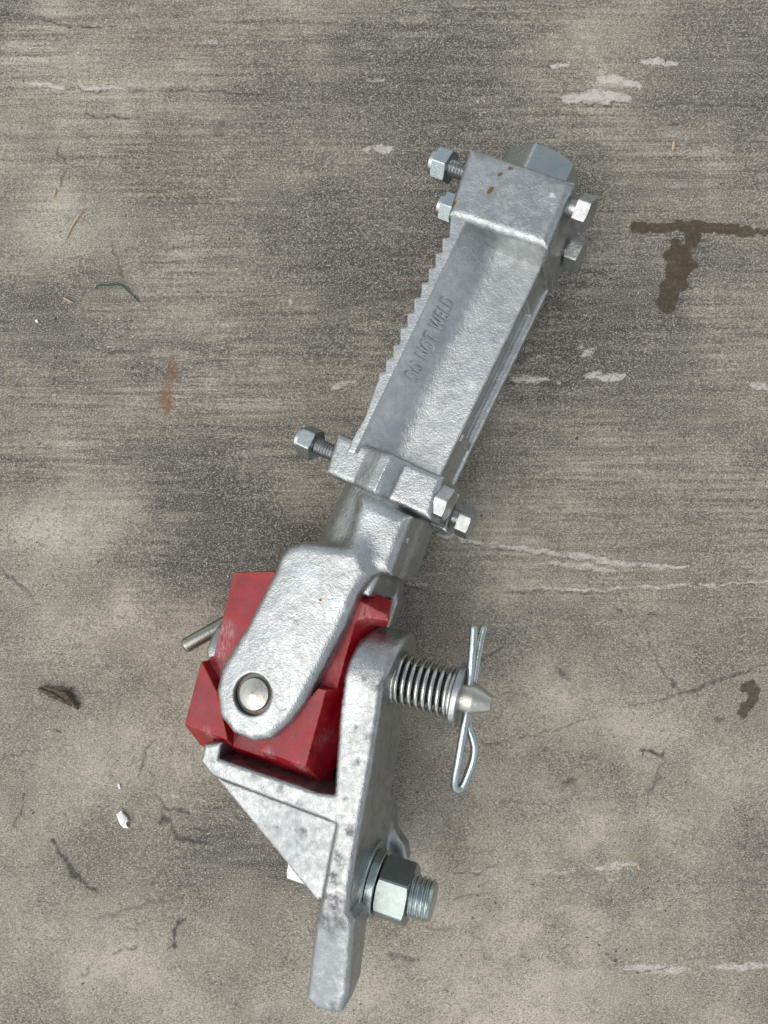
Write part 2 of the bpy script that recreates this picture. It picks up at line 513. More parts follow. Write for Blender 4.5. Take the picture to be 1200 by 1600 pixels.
def ground():
    st = 2.5
    fx = np.arange(-650, 650.1, st); fy = np.arange(-850, 850.1, st)
    g = [40]; 
    while sum(g) < 16000: g.append(g[-1] * 1.5)
    gs = np.cumsum(g)
    xs = np.concatenate([-650 - gs[::-1], fx, 650 + gs]); ys = np.concatenate([-850 - gs[::-1], fy, 850 + gs])
    X, Y = np.meshgrid(xs, ys, indexing='ij')
    U, W = X + 600, 800 - Y                    # photo-like floor coordinates (pixels at ground level)
    P3 = np.stack([U.ravel(), W.ravel(), 0 * U.ravel()], 1)
    def N(s, off, sx=1.0): 
        q = P3.copy(); q[:, 0] /= sx; return vnoise(q, s, off).reshape(U.shape)
    wob = N(14, 3.1) * 7 + N(6, 7.7) * 3; wob2 = N(14, 9.3) * 6 + N(6, 1.7) * 4
    Uw, Ww = U + wob, W + wob2 * .6
    chalk = np.zeros(U.shape); dark = np.zeros(U.shape); wet = np.zeros(U.shape); rust = np.zeros(U.shape)
    def put(A, P, wd, amt=1.0, soft=.5, taper=True, warp=True):
        d, t = seg_dist(Uw if warp else U, Ww if warp else W, P)
        wv = wd * (np.sqrt(np.clip(4 * t * (1 - t), 0, 1)) * .75 + .25 if taper else 1.0)
        m = np.clip((wv - d) / np.maximum(wv * soft, .8), 0, 1) * amt
        np.maximum(A, m, out=A)
    # pale raised chips and ridges left by the float
    for P, wd, a in [([(48, 130), (72, 133), (98, 139)], 6, 1), ([(124, 135), (165, 137), (206, 141)], 6, 1), ([(312, 63), (338, 64)], 5, .6),
                     ([(858, 103), (884, 101)], 7, .9), ([(1003, 95), (1030, 97), (1059, 101)], 7, .95), ([(932, 121), (960, 124), (1002, 134)], 11, 1),
                     ([(882, 156), (935, 148), (985, 157)], 13, 1), ([(573, 232), (597, 233), (622, 236)], 8, .85), ([(578, 123), (596, 125)], 6, .6),
                     ([(515, 604), (538, 601), (553, 599)], 7, .8), ([(797, 592), (835, 593), (860, 593)], 8, .95), ([(868, 598), (882, 596)], 5, .8),
                     ([(904, 556), (918, 551), (932, 546)], 8, .9), ([(918, 588), (950, 588), (985, 588)], 9, 1), ([(826, 563), (852, 553)], 4, .5), ([(902, 543), (912, 538)], 4, .6),
                     ([(688, 836), (760, 850), (860, 862), (960, 878), (1078, 889)], 6.5, .85), ([(850, 878), (900, 884), (962, 893)], 7, .75),
                     ([(795, 917), (900, 922), (1010, 917), (1120, 914), (1205, 908)], 4, .75), ([(1178, 603), (1205, 604)], 10, .75),
                     ([(975, 1514), (1035, 1516), (1080, 1515)], 9, .8), ([(1110, 1510), (1160, 1512), (1205, 1509)], 8, .85),
                     ([(925, 1357), (960, 1353), (996, 1351)], 7, .75), ([(825, 1362), (870, 1362), (898, 1358)], 6, .5), ([(738, 1362), (780, 1358)], 5, .5),
                     ([(450, 465), (455, 476)], 4, .8), ([(740, 160), (748, 163)], 4, .7), ([(380, 86), (400, 84)], 5, .5), ([(616, 908), (668, 912)], 7, .5),
                     ([(470, 1312), (505, 1318), (540, 1312)], 6, .45), ([(240, 1240), (330, 1252)], 4, .5), ([(918, 258), (922, 259)], 4, .7)]:
        put(chalk, P, wd, a, .55)
    # scuffs, cracks and tyre rubber
    for P, wd, a in [([(60, 22), (82, 37), (130, 41), (182, 39)], 3, .7), ([(135, 178), (180, 184), (222, 181)], 3, .8), ([(92, 228), (97, 245), (100, 290)], 4, .7),
                     ([(168, 355), (178, 385), (187, 440)], 3, .6), ([(98, 140), (205, 141), (320, 142), (420, 150)], 3.5, .55), ([(170, 552), (240, 545)], 7, .45),
                     ([(240, 1240), (258, 1262), (300, 1268)], 6, .55), ([(246, 1262), (258, 1285), (290, 1312), (335, 1322)], 8, .6), ([(300, 1296), (320, 1298)], 6, .6),
                     ([(80, 1312), (98, 1345), (122, 1374), (150, 1392)], 8, .75), ([(36, 1240), (30, 1268), (24, 1300)], 4, .6), ([(0, 888), (40, 920), (62, 950)], 5, .6),
                     ([(220, 1215), (228, 1185), (234, 1155)], 4, .5), ([(0, 1183), (40, 1178), (62, 1170)], 3, .5), ([(150, 1440), (200, 1422), (240, 1412), (290, 1400)], 8, .35),
                     ([(268, 1484), (276, 1450), (294, 1434)], 4, .75), ([(175, 1490), (215, 1480)], 6, .4), ([(128, 1528), (150, 1505)], 4, .4), ([(0, 1358), (60, 1352)], 3, .5),
                     ([(980, 1106), (1030, 1092), (1075, 1080), (1130, 1062), (1200, 1040)], 4, .6), ([(1018, 995), (1024, 1020), (1036, 1050), (1062, 1078)], 4, .55), 
                     ([(750, 1032), (785, 1010)], 4, .6), ([(750, 1160), (772, 1162), (800, 1160)], 4, .6), ([(800, 1155), (860, 1142), (945, 1118)], 3, .45),
                     ([(1005, 1170), (1030, 1182), (1042, 1172)], 7, .7), ([(1040, 1182), (1022, 1230), (1005, 1262)], 5, .45), ([(870, 1045), (890, 1060)], 10, .5),
                     ([(878, 1225), (900, 1218)], 9, .5), ([(1080, 1500), (1110, 1495)], 3, .4), ([(705, 1362), (745, 1366), (782, 1352)], 3, .55), ([(770, 1398), (700, 1404)], 4, .4),
                     ([(960, 952), (972, 958)], 6, .6), ([(1005, 960), (1030, 960)], 3, .8), ([(664, 1452), (708, 1453)], 6, .3), ([(600, 1492), (655, 1500)], 10, .45),
                     ([(690, 1547), (694, 1549)], 5, .8), ([(928, 1563), (936, 1566)], 6, .6), ([(735, 1540), (741, 1542)], 3, .6), ([(1060, 1512), (1000, 1520), (975, 1518)], 2.5, .6),
                     ([(688, 842), (760, 856), (860, 868), (960, 884)], 2.5, .5), ([(1000, 160), (1090, 162), (1200, 168)], 5, .5), ([(600, 122), (720, 128), (800, 118)], 5, .4),
                     ([(835, 598), (870, 602)], 2.5, .6), ([(880, 162), (990, 162)], 2.5, .7), ([(790, 925), (960, 926)], 3, .5), ([(620, 915), (660, 918), (668, 928)], 2.5, .7),
                     ([(150, 882), (160, 872)], 2, .9), ([(88, 1140), (92, 1142)], 4, .9), ([(100, 1272), (106, 1274)], 5, .5), ([(148, 1244), (151, 1245)], 4, .8), ([(142, 1307), (146, 1308)], 2, .9),
                     ([(470, 540), (520, 545)], 3, .35), ([(640, 190), (760, 186)], 6, .4), ([(340, 190), (345, 215)], 18, .4), ([(640, 530), (650, 620)], 30, .22), ([(560, 470), (700, 455)], 14, .35)]:
        put(dark, P, wd, a, .9)
    # wet T-shaped patch and a second spot
    put(wet, [(1000, 356), (1030, 356), (1100, 354), (1150, 358), (1176, 362)], 8.5, 1, .25, False)
    put(wet, [(994, 354), (1002, 355)], 11, 1, .25, False)
    put(wet, [(1082, 360), (1076, 390)], 11, 1, .25, False)
    put(wet, [(1055, 372), (1056, 395)], 8, 1, .25, True)
    put(wet, [(1060, 398), (1064, 415), (1052, 440), (1044, 468)], 20, 1, .2, False)
    put(wet, [(1074, 405), (1082, 412)], 8, 1, .25, False); put(wet, [(1188, 361), (1205, 362)], 4, 1, .3, False)
    put(wet, [(1172, 1075), (1178, 1092), (1162, 1112)], 13, .75, .3, False); put(wet, [(1122, 1125), (1124, 1126)], 7, .4, .5, False)
    for P, wd, a in [([(271, 562), (267, 600), (262, 630)], 9, .75), ([(262, 622), (259, 645)], 9, 1), ([(10, 592), (14, 594)], 8, .45), ([(510, 224), (512, 226)], 4, .7), ([(498, 265), (500, 266)], 3, .6), ([(250, 70), (258, 71)], 3, .4)]:
        put(rust, P, wd, a, .8, False)
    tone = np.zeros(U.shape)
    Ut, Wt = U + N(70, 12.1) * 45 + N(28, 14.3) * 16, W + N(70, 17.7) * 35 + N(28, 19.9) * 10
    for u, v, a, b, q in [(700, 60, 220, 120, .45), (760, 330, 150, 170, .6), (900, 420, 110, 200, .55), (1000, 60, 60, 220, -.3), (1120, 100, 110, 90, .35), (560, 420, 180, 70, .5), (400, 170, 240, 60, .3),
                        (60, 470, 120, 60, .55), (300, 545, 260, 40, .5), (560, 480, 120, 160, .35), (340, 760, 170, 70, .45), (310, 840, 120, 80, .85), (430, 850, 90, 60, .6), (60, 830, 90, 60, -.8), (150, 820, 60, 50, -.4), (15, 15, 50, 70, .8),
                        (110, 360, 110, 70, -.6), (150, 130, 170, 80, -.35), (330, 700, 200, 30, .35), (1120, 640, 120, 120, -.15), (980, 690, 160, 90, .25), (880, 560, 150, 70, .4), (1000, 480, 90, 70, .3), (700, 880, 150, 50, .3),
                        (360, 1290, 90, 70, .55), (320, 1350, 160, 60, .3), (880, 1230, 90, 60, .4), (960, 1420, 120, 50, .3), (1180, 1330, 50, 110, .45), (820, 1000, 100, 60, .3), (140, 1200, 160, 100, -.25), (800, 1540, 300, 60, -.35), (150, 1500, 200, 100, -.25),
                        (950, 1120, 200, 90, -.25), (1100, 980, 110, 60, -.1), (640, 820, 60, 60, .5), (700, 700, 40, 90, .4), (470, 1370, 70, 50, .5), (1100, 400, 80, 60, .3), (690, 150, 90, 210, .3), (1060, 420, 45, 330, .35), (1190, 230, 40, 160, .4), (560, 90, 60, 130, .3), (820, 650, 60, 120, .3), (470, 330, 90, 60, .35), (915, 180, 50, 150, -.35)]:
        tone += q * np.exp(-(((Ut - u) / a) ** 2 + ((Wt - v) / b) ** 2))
    Z = chalk * 1.1 * (.6 + .4 * N(5, 4.4)) - dark * .5 + N(60, 2.2) * .9 + N(9, 5.5) * .18
    inside = (np.abs(X) <= 650) & (np.abs(Y) <= 850)
    Z = np.where(inside, Z, 0) - 1.0
    V = np.stack([X.ravel(), Y.ravel(), Z.ravel()], 1)
    nx, ny = X.shape
    i = np.arange(nx - 1)[:, None] * ny + np.arange(ny - 1)[None, :]
    Q = np.stack([i, i + ny, i + ny + 1, i + 1], -1).reshape(-1, 4)
    n = NT('concrete')
    grain = n.noise(1.75, 2, .7, stretch=(1.4, 1, 1)); grain2 = n.noise(3.3, 3, .7, off=(4, 7, 0), stretch=(1.5, 1, 1)); med = n.noise(16, 4, .62, off=(1, 2, 0))
    blot = n.noise(150, 5, .55, off=(2, 5, 0)); blot2 = n.noise(330, 3, .5, off=(7, 1, 0), stretch=(1.2, 1, 1))
    streak = n.noise(5.2, 4, .68, stretch=(26, 1, 1), off=(3, 3, 0)); streak2 = n.noise(13, 4, .65, stretch=(30, 1, 1), off=(8, 6, 0))
    sep = n.t.nodes.new('ShaderNodeSeparateXYZ'); n.t.links.new(n.co, sep.inputs[0])
    broom = n.rng(n.math('ADD', sep.outputs['Y'], n.math('MULTIPLY', n.math('SUBTRACT', blot2, .5), 700)), -420, 120, .12, 1.0, True)
    c = n.mix(n.rng(blot, .36, .64), (.255, .230, .180), (.50, .455, .365))
    c = n.mix(n.rng(blot2, .42, .6, 0, .55), c, (.15, .134, .112))
    c = n.mix(n.rng(n.noise(60, 5, .62, off=(5, 8, 0)), .48, .7, 0, .5), c, (.13, .118, .10))
    broom = n.math('MULTIPLY', broom, n.rng(n.noise(110, 4, .6, off=(21, 3, 0), stretch=(2.2, 1, 1)), .34, .58, .45, 1.15))
    c = n.mix(n.math('MULTIPLY', n.rng(streak, .42, .66), n.math('MULTIPLY', broom, .8)), c, (.085, .077, .066))
    c = n.mix(n.math('MULTIPLY', n.rng(streak, .36, .26), n.math('MULTIPLY', broom, .5)), c, (.42, .38, .31))
    c = n.mix(n.math('MULTIPLY', n.rng(streak2, .48, .68), n.math('MULTIPLY', broom, .72)), c, (.095, .087, .074))
    c = n.mix(n.rng(med, .5, .78, 0, .35), c, (.12, .11, .093))
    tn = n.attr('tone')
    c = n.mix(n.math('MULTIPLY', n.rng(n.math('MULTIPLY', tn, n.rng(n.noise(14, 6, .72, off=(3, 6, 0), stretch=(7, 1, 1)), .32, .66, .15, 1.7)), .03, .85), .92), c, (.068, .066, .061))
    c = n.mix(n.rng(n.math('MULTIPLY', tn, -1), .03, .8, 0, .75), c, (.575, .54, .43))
    # wandering hairline scuffs, only in patches
    hl_ = n.noise(70, 5, .6, off=(2, 9, 0), dist=1.2, stretch=(1.6, 1, 1))
    hm = n.rng(n.noise(120, 4, .6, off=(4, 4, 0)), .52, .64)
    hair = n.math('MULTIPLY', n.rng(n.math('ABSOLUTE', n.math('SUBTRACT', hl_, .5)), .003, .014, 1, 0), n.math('MULTIPLY', hm, n.rng(grain2, .35, .6)))
    c = n.mix(n.math('MULTIPLY', hair, .75), c, (.07, .064, .056))
    dsp = n.rng(n.math('ADD', n.noise(22, 5, .75, off=(14, 4, 0)), n.math('MULTIPLY', n.math('SUBTRACT', blot, .5), -.35)), .585, .72)
    c = n.mix(n.math('MULTIPLY', dsp, .55), c, (.085, .079, .068))
    # sand grain
    gm = n.rng(n.noise(48, 4, .65, off=(17, 2, 0), stretch=(1.8, 1, 1)), .36, .62, .45, 1.15)
    c = n.mix(n.math('MULTIPLY', n.rng(grain, .34, .5, .66, 0), gm, True), c, (.068, .063, .05))
    c = n.mix(n.rng(grain, .5, .66, 0, .62), c, (.60, .545, .44))
    c = n.mix(n.rng(grain2, .34, .46, .42, 0), c, (.07, .064, .055))
    c = n.mix(n.rng(n.noise(3.0, 1, .5, off=(31, 9, 0)), .70, .76, 0, .7), c, (.70, .66, .58))
    # placed marks
    ch = n.math('MULTIPLY', n.attr('chalk'), n.rng(n.math('ADD', n.math('MULTIPLY', n.noise(7, 4, .75, off=(9, 9, 0), stretch=(2, 1, 1)), .6), n.math('MULTIPLY', grain, .4)), .36, .6, .1, 1.5))
    c = n.mix(n.rng(ch, .25, .95, 0, .85), c, (.57, .54, .485))
    dk = n.math('MULTIPLY', n.attr('dark'), n.rng(n.math('ADD', n.math('MULTIPLY', n.noise(7, 4, .75, off=(6, 6, 0)), .7), n.math('MULTIPLY', grain, .3)), .36, .6, .35, 2.0))
    c = n.mix(n.rng(dk, .1, 1.0, 0, .88), c, (.045, .042, .037))
    pit = n.rng(n.math('MULTIPLY', n.noise(8.5, 2, .6, off=(15, 13, 0)), n.rng(n.noise(90, 3, .6, off=(5, 19, 0)), .4, .6, .88, 1.06)), .705, .74)
    c = n.mix(n.math('MULTIPLY', pit, .8), c, (.05, .046, .04))
    speck = n.rng(n.noise(5.0, 1, .5, off=(11, 3, 0)), .75, .78)
    c = n.mix(n.math('MULTIPLY', speck, .8), c, (.04, .035, .03))
    wspeck = n.rng(n.noise(4.4, 1, .5, off=(21, 9, 0)), .785, .81)
    c = n.mix(n.math('MULTIPLY', wspeck, .8), c, (.62, .6, .56))
    rs = n.math('MULTIPLY', n.attr('rust'), n.rng(grain2, .3, .62, .4, 1.1))
    c = n.mix(n.math('MULTIPLY', rs, .8, True), c, (.21, .085, .022))
    wt = n.rng(n.math('ADD', n.attr('wet'), n.math('MULTIPLY', n.math('SUBTRACT', grain2, .5), .9)), .06, .55)
    c = n.mix(n.math('MULTIPLY', wt, n.rng(n.noise(9, 4, .7, off=(2, 2, 0)), .3, .7, .72, .96)), c, (.047, .032, .012))
    ro = n.math('SUBTRACT', .88, n.math('MULTIPLY', wt, .42))
    b = n.bump(grain, 2.2, .75); b = n.bump(grain2, 1.6, .4, b)
    b = n.bump(n.math('MULTIPLY', streak, broom), 3.0, .4, b)
    n.set(Base_Color=c, Roughness=ro, Normal=b, Specular_IOR_Level=.35)
    fl = lambda A: A.ravel()
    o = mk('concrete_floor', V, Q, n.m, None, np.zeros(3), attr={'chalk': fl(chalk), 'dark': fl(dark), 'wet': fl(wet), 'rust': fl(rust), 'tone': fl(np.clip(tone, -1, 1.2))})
    o['kind'] = 'structure'; o['label'] = 'brushed grey brown concrete floor with pale chips, scuffs and a wet T mark'
ground()

# ================================================================== the coupling
ZC = 114.0
ROLL = 18.0
U = Frame(unproj(617, 750, ZC), 25.2, ROLL)
pc = U.at(395, 1085, 88)
L = Frame(U.w((0, pc[1], 0)), 9.5, ROLL)
print('pin t,b', pc, 'cross at', L.img((0, 0, 0)))

root = bpy.data.objects.new('pivot_coupling', None); C.objects.link(root)
root['_org'] = [float(L.o[0]), float(L.o[1]), 0.0]
root.location = np.array(root['_org']) * S
root.empty_display_size = .05
tag(root, 'galvanised cast steel pivot coupling with red block, spring pin and clamp bolts lying on concrete', 'coupling')

# ---------------------------------------------------------------- clamp arm (toothed edge, web, flanges)
tips = [(691, 371.7), (680, 395), (669.3, 418.3), (658.3, 441.7), (646.7, 465), (636, 488.3), (625, 511.7), (614, 538.3), (602.7, 560), (591.7, 581.7)]
left = [(706, 318), (701.5, 358)]
for i, (x, y) in enumerate(tips):
    left.append((x + 10.0, y - 2.0)); left.append((x - .5, y))
    left.append((x - 1.0, y + 10))
left += [(587, 600), (570, 650), (553, 680), (541, 706)]
right = [(868, 371), (686, 747)]
LT = U.pts(left, 66); RT = U.pts(right, 19)
arm_poly = poly(np.vstack([LT, RT[::-1]]))
wl = U.pts([(721, 360), (575, 663)], 66)
tw_k = (wl[0, 0] - wl[1, 0]) / (wl[0, 1] - wl[1, 1]); tw_0 = wl[0, 0] - tw_k * wl[0, 1]
tr_k = (RT[0, 0] - RT[1, 0]) / (RT[0, 1] - RT[1, 1]); tr_0 = RT[0, 0] - tr_k * RT[0, 1]
rib_b = U.at(727, 690, 0)[1]
top_b = LT[0, 1]; bot_b = LT[-1, 1]
def arm_top(e):
    return smax(66 - 1.5 * np.maximum(e, 0), 18 + 0 * e, 56)
def f_arm(x, y, z):
    tw = tw_0 + tw_k * y; tr = tr_0 + tr_k * y
    nt_ = arm_top(x - tw)
    d = rmax(arm_poly(x, y), (z - nt_) * .55, 2.2)
    d = np.maximum(d, -64 - z)
    rec = np.maximum(np.maximum(tr - 9 - x, z - 10), -48 - z)
    rec = np.maximum(rec, np.maximum(rib_b + 6 - y, y - (top_b - 70)))
    d = smax(d, -rec, 5)
    lip = np.maximum(np.maximum(x - (tr + 6), -x), np.maximum(z + 50, -64 - z))
    lip = np.maximum(lip, np.maximum(bot_b + 4 - y, y - (top_b - 20)))
    d = smin(d, lip + 1.0, 3)
    stp = box(x - tr, y, z, (-14, rib_b - 4, -52), (3, rib_b + 7, 10), 2)
    d = smin(d, stp, 3)
    return d
bb = np.vstack([LT, RT])
sdf_obj('clamp_arm', U, f_arm, (bb[:, 0].min(), bb[:, 1].min(), -64), (bb[:, 0].max() + 9, bb[:, 1].max(), 68), 1.8, M['galv_arm'], root, .3, marks={'dirt_dark': [(625, 618, 30, 6, 1), (614, 622, 40, 5, 1), (608, 640, 40, 5, 1), (560, 672, 66, 8, 1), (566, 682, 60, 7, 1), (640, 690, 18, 9, .6), (596, 700, 30, 8, .6)], 'pale': [(735, 600, 18, 9, .7), (710, 610, 18, 7, .7)]})

# raised lettering on the sloping inner side of the toothed wall
def lettering():
    cu = bpy.data.curves.new('lettering', 'FONT'); cu.body = 'DO NOT WELD'
    cu.size = 1.0; cu.extrude = 0.0; cu.space_character = 1.25; cu.space_word = 1.1; cu.offset = .012
    tmp = bpy.data.objects.new('tmp', cu); C.objects.link(tmp)
    dg = bpy.context.evaluated_depsgraph_get(); dg.update()
    me = bpy.data.meshes.new_from_object(tmp.evaluated_get(dg))
    bpy.data.objects.remove(tmp)
    bm = bmesh.new(); bm.from_mesh(me)
    bmesh.ops.subdivide_edges(bm, edges=[e for e in bm.edges if e.calc_length() > .2], cuts=2)
    bmesh.ops.triangulate(bm, faces=bm.faces[:])
    r = bmesh.ops.extrude_face_region(bm, geom=bm.faces[:])
    top = {v for v in r['geom'] if isinstance(v, bmesh.types.BMVert)}
    V = np.array([v.co[:] for v in bm.verts]); up = np.array([v in top for v in bm.verts])
    bm.verts.index_update()
    Fc = [tuple(v.index for v in f.verts) for f in bm.faces]
    bm.free()
    x0, x1 = V[:, 0].min(), V[:, 0].max()
    b0 = U.at(627, 585, 45)[1]; b1 = U.at(697, 464, 45)[1]
    b = b0 + (V[:, 0] - x0) / (x1 - x0) * (b1 - b0)
    q = .80 - .50 * V[:, 1] / .72                     # up the slope
    t = tw_0 + tw_k * b + q * 32
    nn = arm_top(q * 32)
    sl = (arm_top(q * 32 + .5) - arm_top(q * 32 - .5))
    nv = np.stack([-sl, 0 * sl, np.ones_like(sl)], 1); nv /= np.linalg.norm(nv, axis=1, keepdims=True)
    P = np.stack([t, b, nn], 1) + nv * np.where(up, 3.3, -2.0)[:, None]
    mk('lettering', U.w(P), Fc, M['galv_arm'], root, smooth=False)
lettering()

# ---------------------------------------------------------------- head block at the top of the arm
hb = poly(U.pts([(732, 226), (899, 281), (855, 387), (697, 335)], 72))
hs_ = poly(U.pts([(703, 330), (853, 384), (847, 400), (699, 349)], 52))
jaw = poly(U.pts([(865, 325), (884, 338), (876, 390), (845, 452), (800, 450), (800, 325)], -30))
HBc = U.at(797, 308, 72); HS = U.at(775, 365, 46)
def f_head(x, y, z):
    d = ext(hb(x, y), z, -72, 72, 12)
    sl_ = rmax(hs_(x, y), (z - 46) * .82 + (HS[1] - y) * .57, 5)
    d = smin(d, np.maximum(sl_, -60 - z), 16)
    d = smin(d, ext(jaw(x, y), z, -72, -22, 7), 8)
    # split between the clamp halves on the right, below the upper bolt
    return d
sdf_obj('head_block', U, f_head, (HBc[0] - 105, HBc[1] - 140, -72), (HBc[0] + 125, HBc[1] + 75, 72), 1.8, M['galv_rusty'], root, .6, ((30, 1.3), (13, .7), (6, .3)), marks={'rust': [(766, 298, 72, 4.5, 1), (781, 273, 72, 4, 1), (797, 262, 72, 4.5, 1), (713, 268, 70, 5, .9), (714, 284, 70, 4, .9), (708, 317, 70, 5.5, 1), (722, 256, 70, 4, .7), (786, 304, 72, 12, .2)], 'dirt_dark': [(752, 244, 70, 13, .8), (742, 236, 66, 9, .8), (876, 286, 70, 13, .9), (890, 292, 66, 9, 1), (860, 282, 72, 10, .6), (773, 308, 72, 22, .45), (800, 325, 72, 20, .35), (760, 262, 72, 6, .7), (767, 274, 72, 5, .7), (780, 281, 72, 5, .6)], 'pale': [(862, 305, 72, 5, 1)], 'matte': [(750, 260, 72, 45, .5)]})

# ---------------------------------------------------------------- clamp collar
cb = U.pts([(527, 675), (693, 744), (671, 811), (507, 739)], 58)
colp = poly(cb)
cpt = [U.at(u, v, 62)[0] for u, v in ((519, 707), (567, 725), (590, 738), (606, 749), (618, 755), (680, 780))]
def f_collar(x, y, z):
    xs_ = np.array([cpt[0] - 40, cpt[1] - 2, cpt[1] + 4, cpt[2], cpt[3] - 5, cpt[3] + 1, cpt[4] + 1, cpt[5] + 60])
    hs = np.array([60, 61, 64, 75, 78, 74, 60, 57.0])
    top = np.interp(x, xs_, hs)
    d = rmax(colp(x, y), z - top, 9)
    low = np.maximum(x - 40, -40 - x)
    d = smax(d, np.minimum(12 - z, np.abs(x) - 200), 3)      # upper jaw
    d2 = ext(colp(x - 6, y + 6), z, -78, -34, 7)              # lower jaw, gap between
    ym = (y - cb[:, 1].mean())
    core = cyl(x, z, y, 62, cb[:, 1].min() + 6, cb[:, 1].max() - 2, 4)
    return smin(smin(d, d2, 3), core, 8)
sdf_obj('clamp_collar', U, f_collar, (cb[:, 0].min() - 10, cb[:, 1].min() - 12, -80), (cb[:, 0].max() + 16, cb[:, 1].max() + 8, 80), 1.6, M['galv'], root, .45, marks={'dirt_dark': [(601, 708, 70, 8, 1), (518, 736, 58, 9, .8), (580, 758, 66, 6, .8), (680, 800, 56, 8, .6)], 'rust': [(579, 759, 68, 3, .8)]})

# ---------------------------------------------------------------- yoke: neck, shoulder and two tongues
tg = [(428, 886), (382, 977), (340.5, 1044), (334, 1079), (339, 1117), (361.5, 1147), (393, 1159.5), (421, 1156), (449, 1131), (470, 1103), (498, 1051), (533, 984), (554, 932), (577, 895), (560, 862), (500, 850), (470, 846), (447, 853), (434, 868)]
TP = U.pts(tg, 88)
tongue = poly(TP)
lowr = U.pts([(622, 915), (620, 945), (607, 980), (556, 1080)], -50)
tongue2 = poly(np.vstack([TP[:10] * [1, 1], lowr[::-1], TP[14:]]))
TL = TP.copy(); TL[:, 0] = TL[:, 0] + 4
nb = U.pts([(565, 778), (642, 806), (609, 898), (539, 868)], 72)
neckp = poly(nb)
sh = poly(U.pts([(440, 862), (470, 848), (520, 850), (585, 880), (578, 900), (545, 930), (430, 920)], 80))
y_top = U.at(600, 772, 60)[1]; y_bot = TP[-6, 1]
y_sh = U.at(510, 865, 80)[1]
y_ba = U.at(590, 938, 50)[1]; pinc = (pc[0], pc[1])
def f_yoke(x, y, z):
    neck = cyl(x, z, y, 60, y_sh - 10, y_top + 14, 4)
    rib = ext(neckp(x, y), z, -20, 74, 15)
    rib2 = ext(neckp(x, y), -z, -20, 74, 8)
    d = smin(smin(neck, rib, 34), rib2, 24)
    t1 = ext(tongue(x, y), z + .0011 * (x + 22) ** 2, 48, 90, 13)
    t2 = ext(tongue2(x, y), -z, 48, 88, 8)
    d = smin(d, t1, 40); d = smin(d, t2, 20)
    base = box(x, y, z, (-60, y_ba, -66), (58, y_sh + 2, 66), 5)
    d = smin(d, base, 7)
    # slope from neck down to the shoulder on the left
    hole = np.hypot(x - pinc[0], y - pinc[1]) - 27.5
    d = smax(d, -np.maximum(hole, 74 - z), 3)
    wh = U_hole
    d = np.maximum(d, 5.5 - np.sqrt((x - wh[0]) ** 2 + ((y - wh[1])) ** 2 + (z - wh[2]) ** 2) + .0)
    return d
U_hole = (0.0, 1e4, 0.0)
for zz in np.arange(110, 0, -1.0):                       # where the small drain hole meets the neck
    q_ = U.hit(636, 845, zz)
    if f_yoke(*[np.array([k_]) for k_ in q_])[0] < 0:
        U_hole = tuple(q_); break
sdf_obj('yoke', U, f_yoke, (min(TP[:, 0].min() - 6, -68), TP[:, 1].min() - 4, -92), (max(TP[:, 0].max(), lowr[:, 0].max(), 64) + 8, y_top + 18, 92), 1.9, M['galv'], root, .3, ((26, 1.2), (12, .8), (6, .5)), marks={'pale': [(527, 944, 88, 16, 1), (520, 960, 88, 10, .9), (446, 1008, 88, 13, .8), (480, 900, 88, 22, .5), (585, 800, 74, 25, .4)], 'rust': [(502, 937, 88, 3.5, 1)], 'dirt_dark': [(402, 1150, 86, 7, .9), (488, 880, 86, 6, .5), (372, 1010, 88, 5, .6), (405, 940, 88, 5, .5)]})
# pin through the tongues: seat ring and coned head
e3 = U.R[:, 2]
po = U.w((pinc[0], pinc[1], 0))
v, f = lathe(po, e3, [(-86, 20), (-86, 21), (77, 21), (78, 26.8), (80, 27), (80.5, 22)], 40)
tp = mk('tongue_pin', v, f, M['seat'], root, sharp=35)
v, f = lathe(po, e3, [(76, 21.5), (83.5, 21.5), (85.5, 20.5), (93, 2.2), (93.3, .3)], 40)
mk('pin_head', v, f, M['pin'], tp, sharp=18)

# ---------------------------------------------------------------- red block
def Lp(Ls, n): return L.pts(Ls, n)
rb_base = Lp([(366, 896), (425, 894), (530, 928), (548, 936), (566, 985), (556, 1020), (535, 1090), (515, 1200), (300, 1128), (332, 1040)], 46)
rb = poly(rb_base)
wing = poly(Lp([(530, 928), (552, 934), (604, 961), (606, 969), (572, 964), (557, 969), (548, 982), (538, 1005), (525, 1000)], 46))
wA = poly(Lp([(315, 1035), (338, 1080), (354, 1150), (345, 1250), (250, 1240), (250, 1130)], 66))
wB = poly(Lp([(516, 1058), (408, 1172), (395, 1280), (580, 1290), (600, 1060)], 66))
bl0 = np.array(L.at(290, 1132, 66)); br0 = np.array(L.at(477, 1196, 66)); tl0 = np.array(L.at(315, 1035, 66)); tr0 = np.array(L.at(514, 1060, 66))
ed = (br0 - bl0) / np.linalg.norm(br0 - bl0); en = np.array([ed[1], -ed[0]])
if en[1] > 0: en = -en
er = (br0 - tr0) / np.linalg.norm(br0 - tr0); rn = np.array([-er[1], er[0]])
if rn[0] < 0: rn = -rn
el_ = (bl0 - tl0) / np.linalg.norm(bl0 - tl0); ln_ = np.array([-el_[1], el_[0]])
if ln_[0] > 0: ln_ = -ln_
rt_a = np.array(L.at(366, 896, 46)); rt_d = np.array(L.at(425, 894, 46)) - rt_a; rt_n = np.array([-rt_d[1], rt_d[0]]) / np.hypot(*rt_d); red_wr = L.at(608, 968, 46)[0] - 1
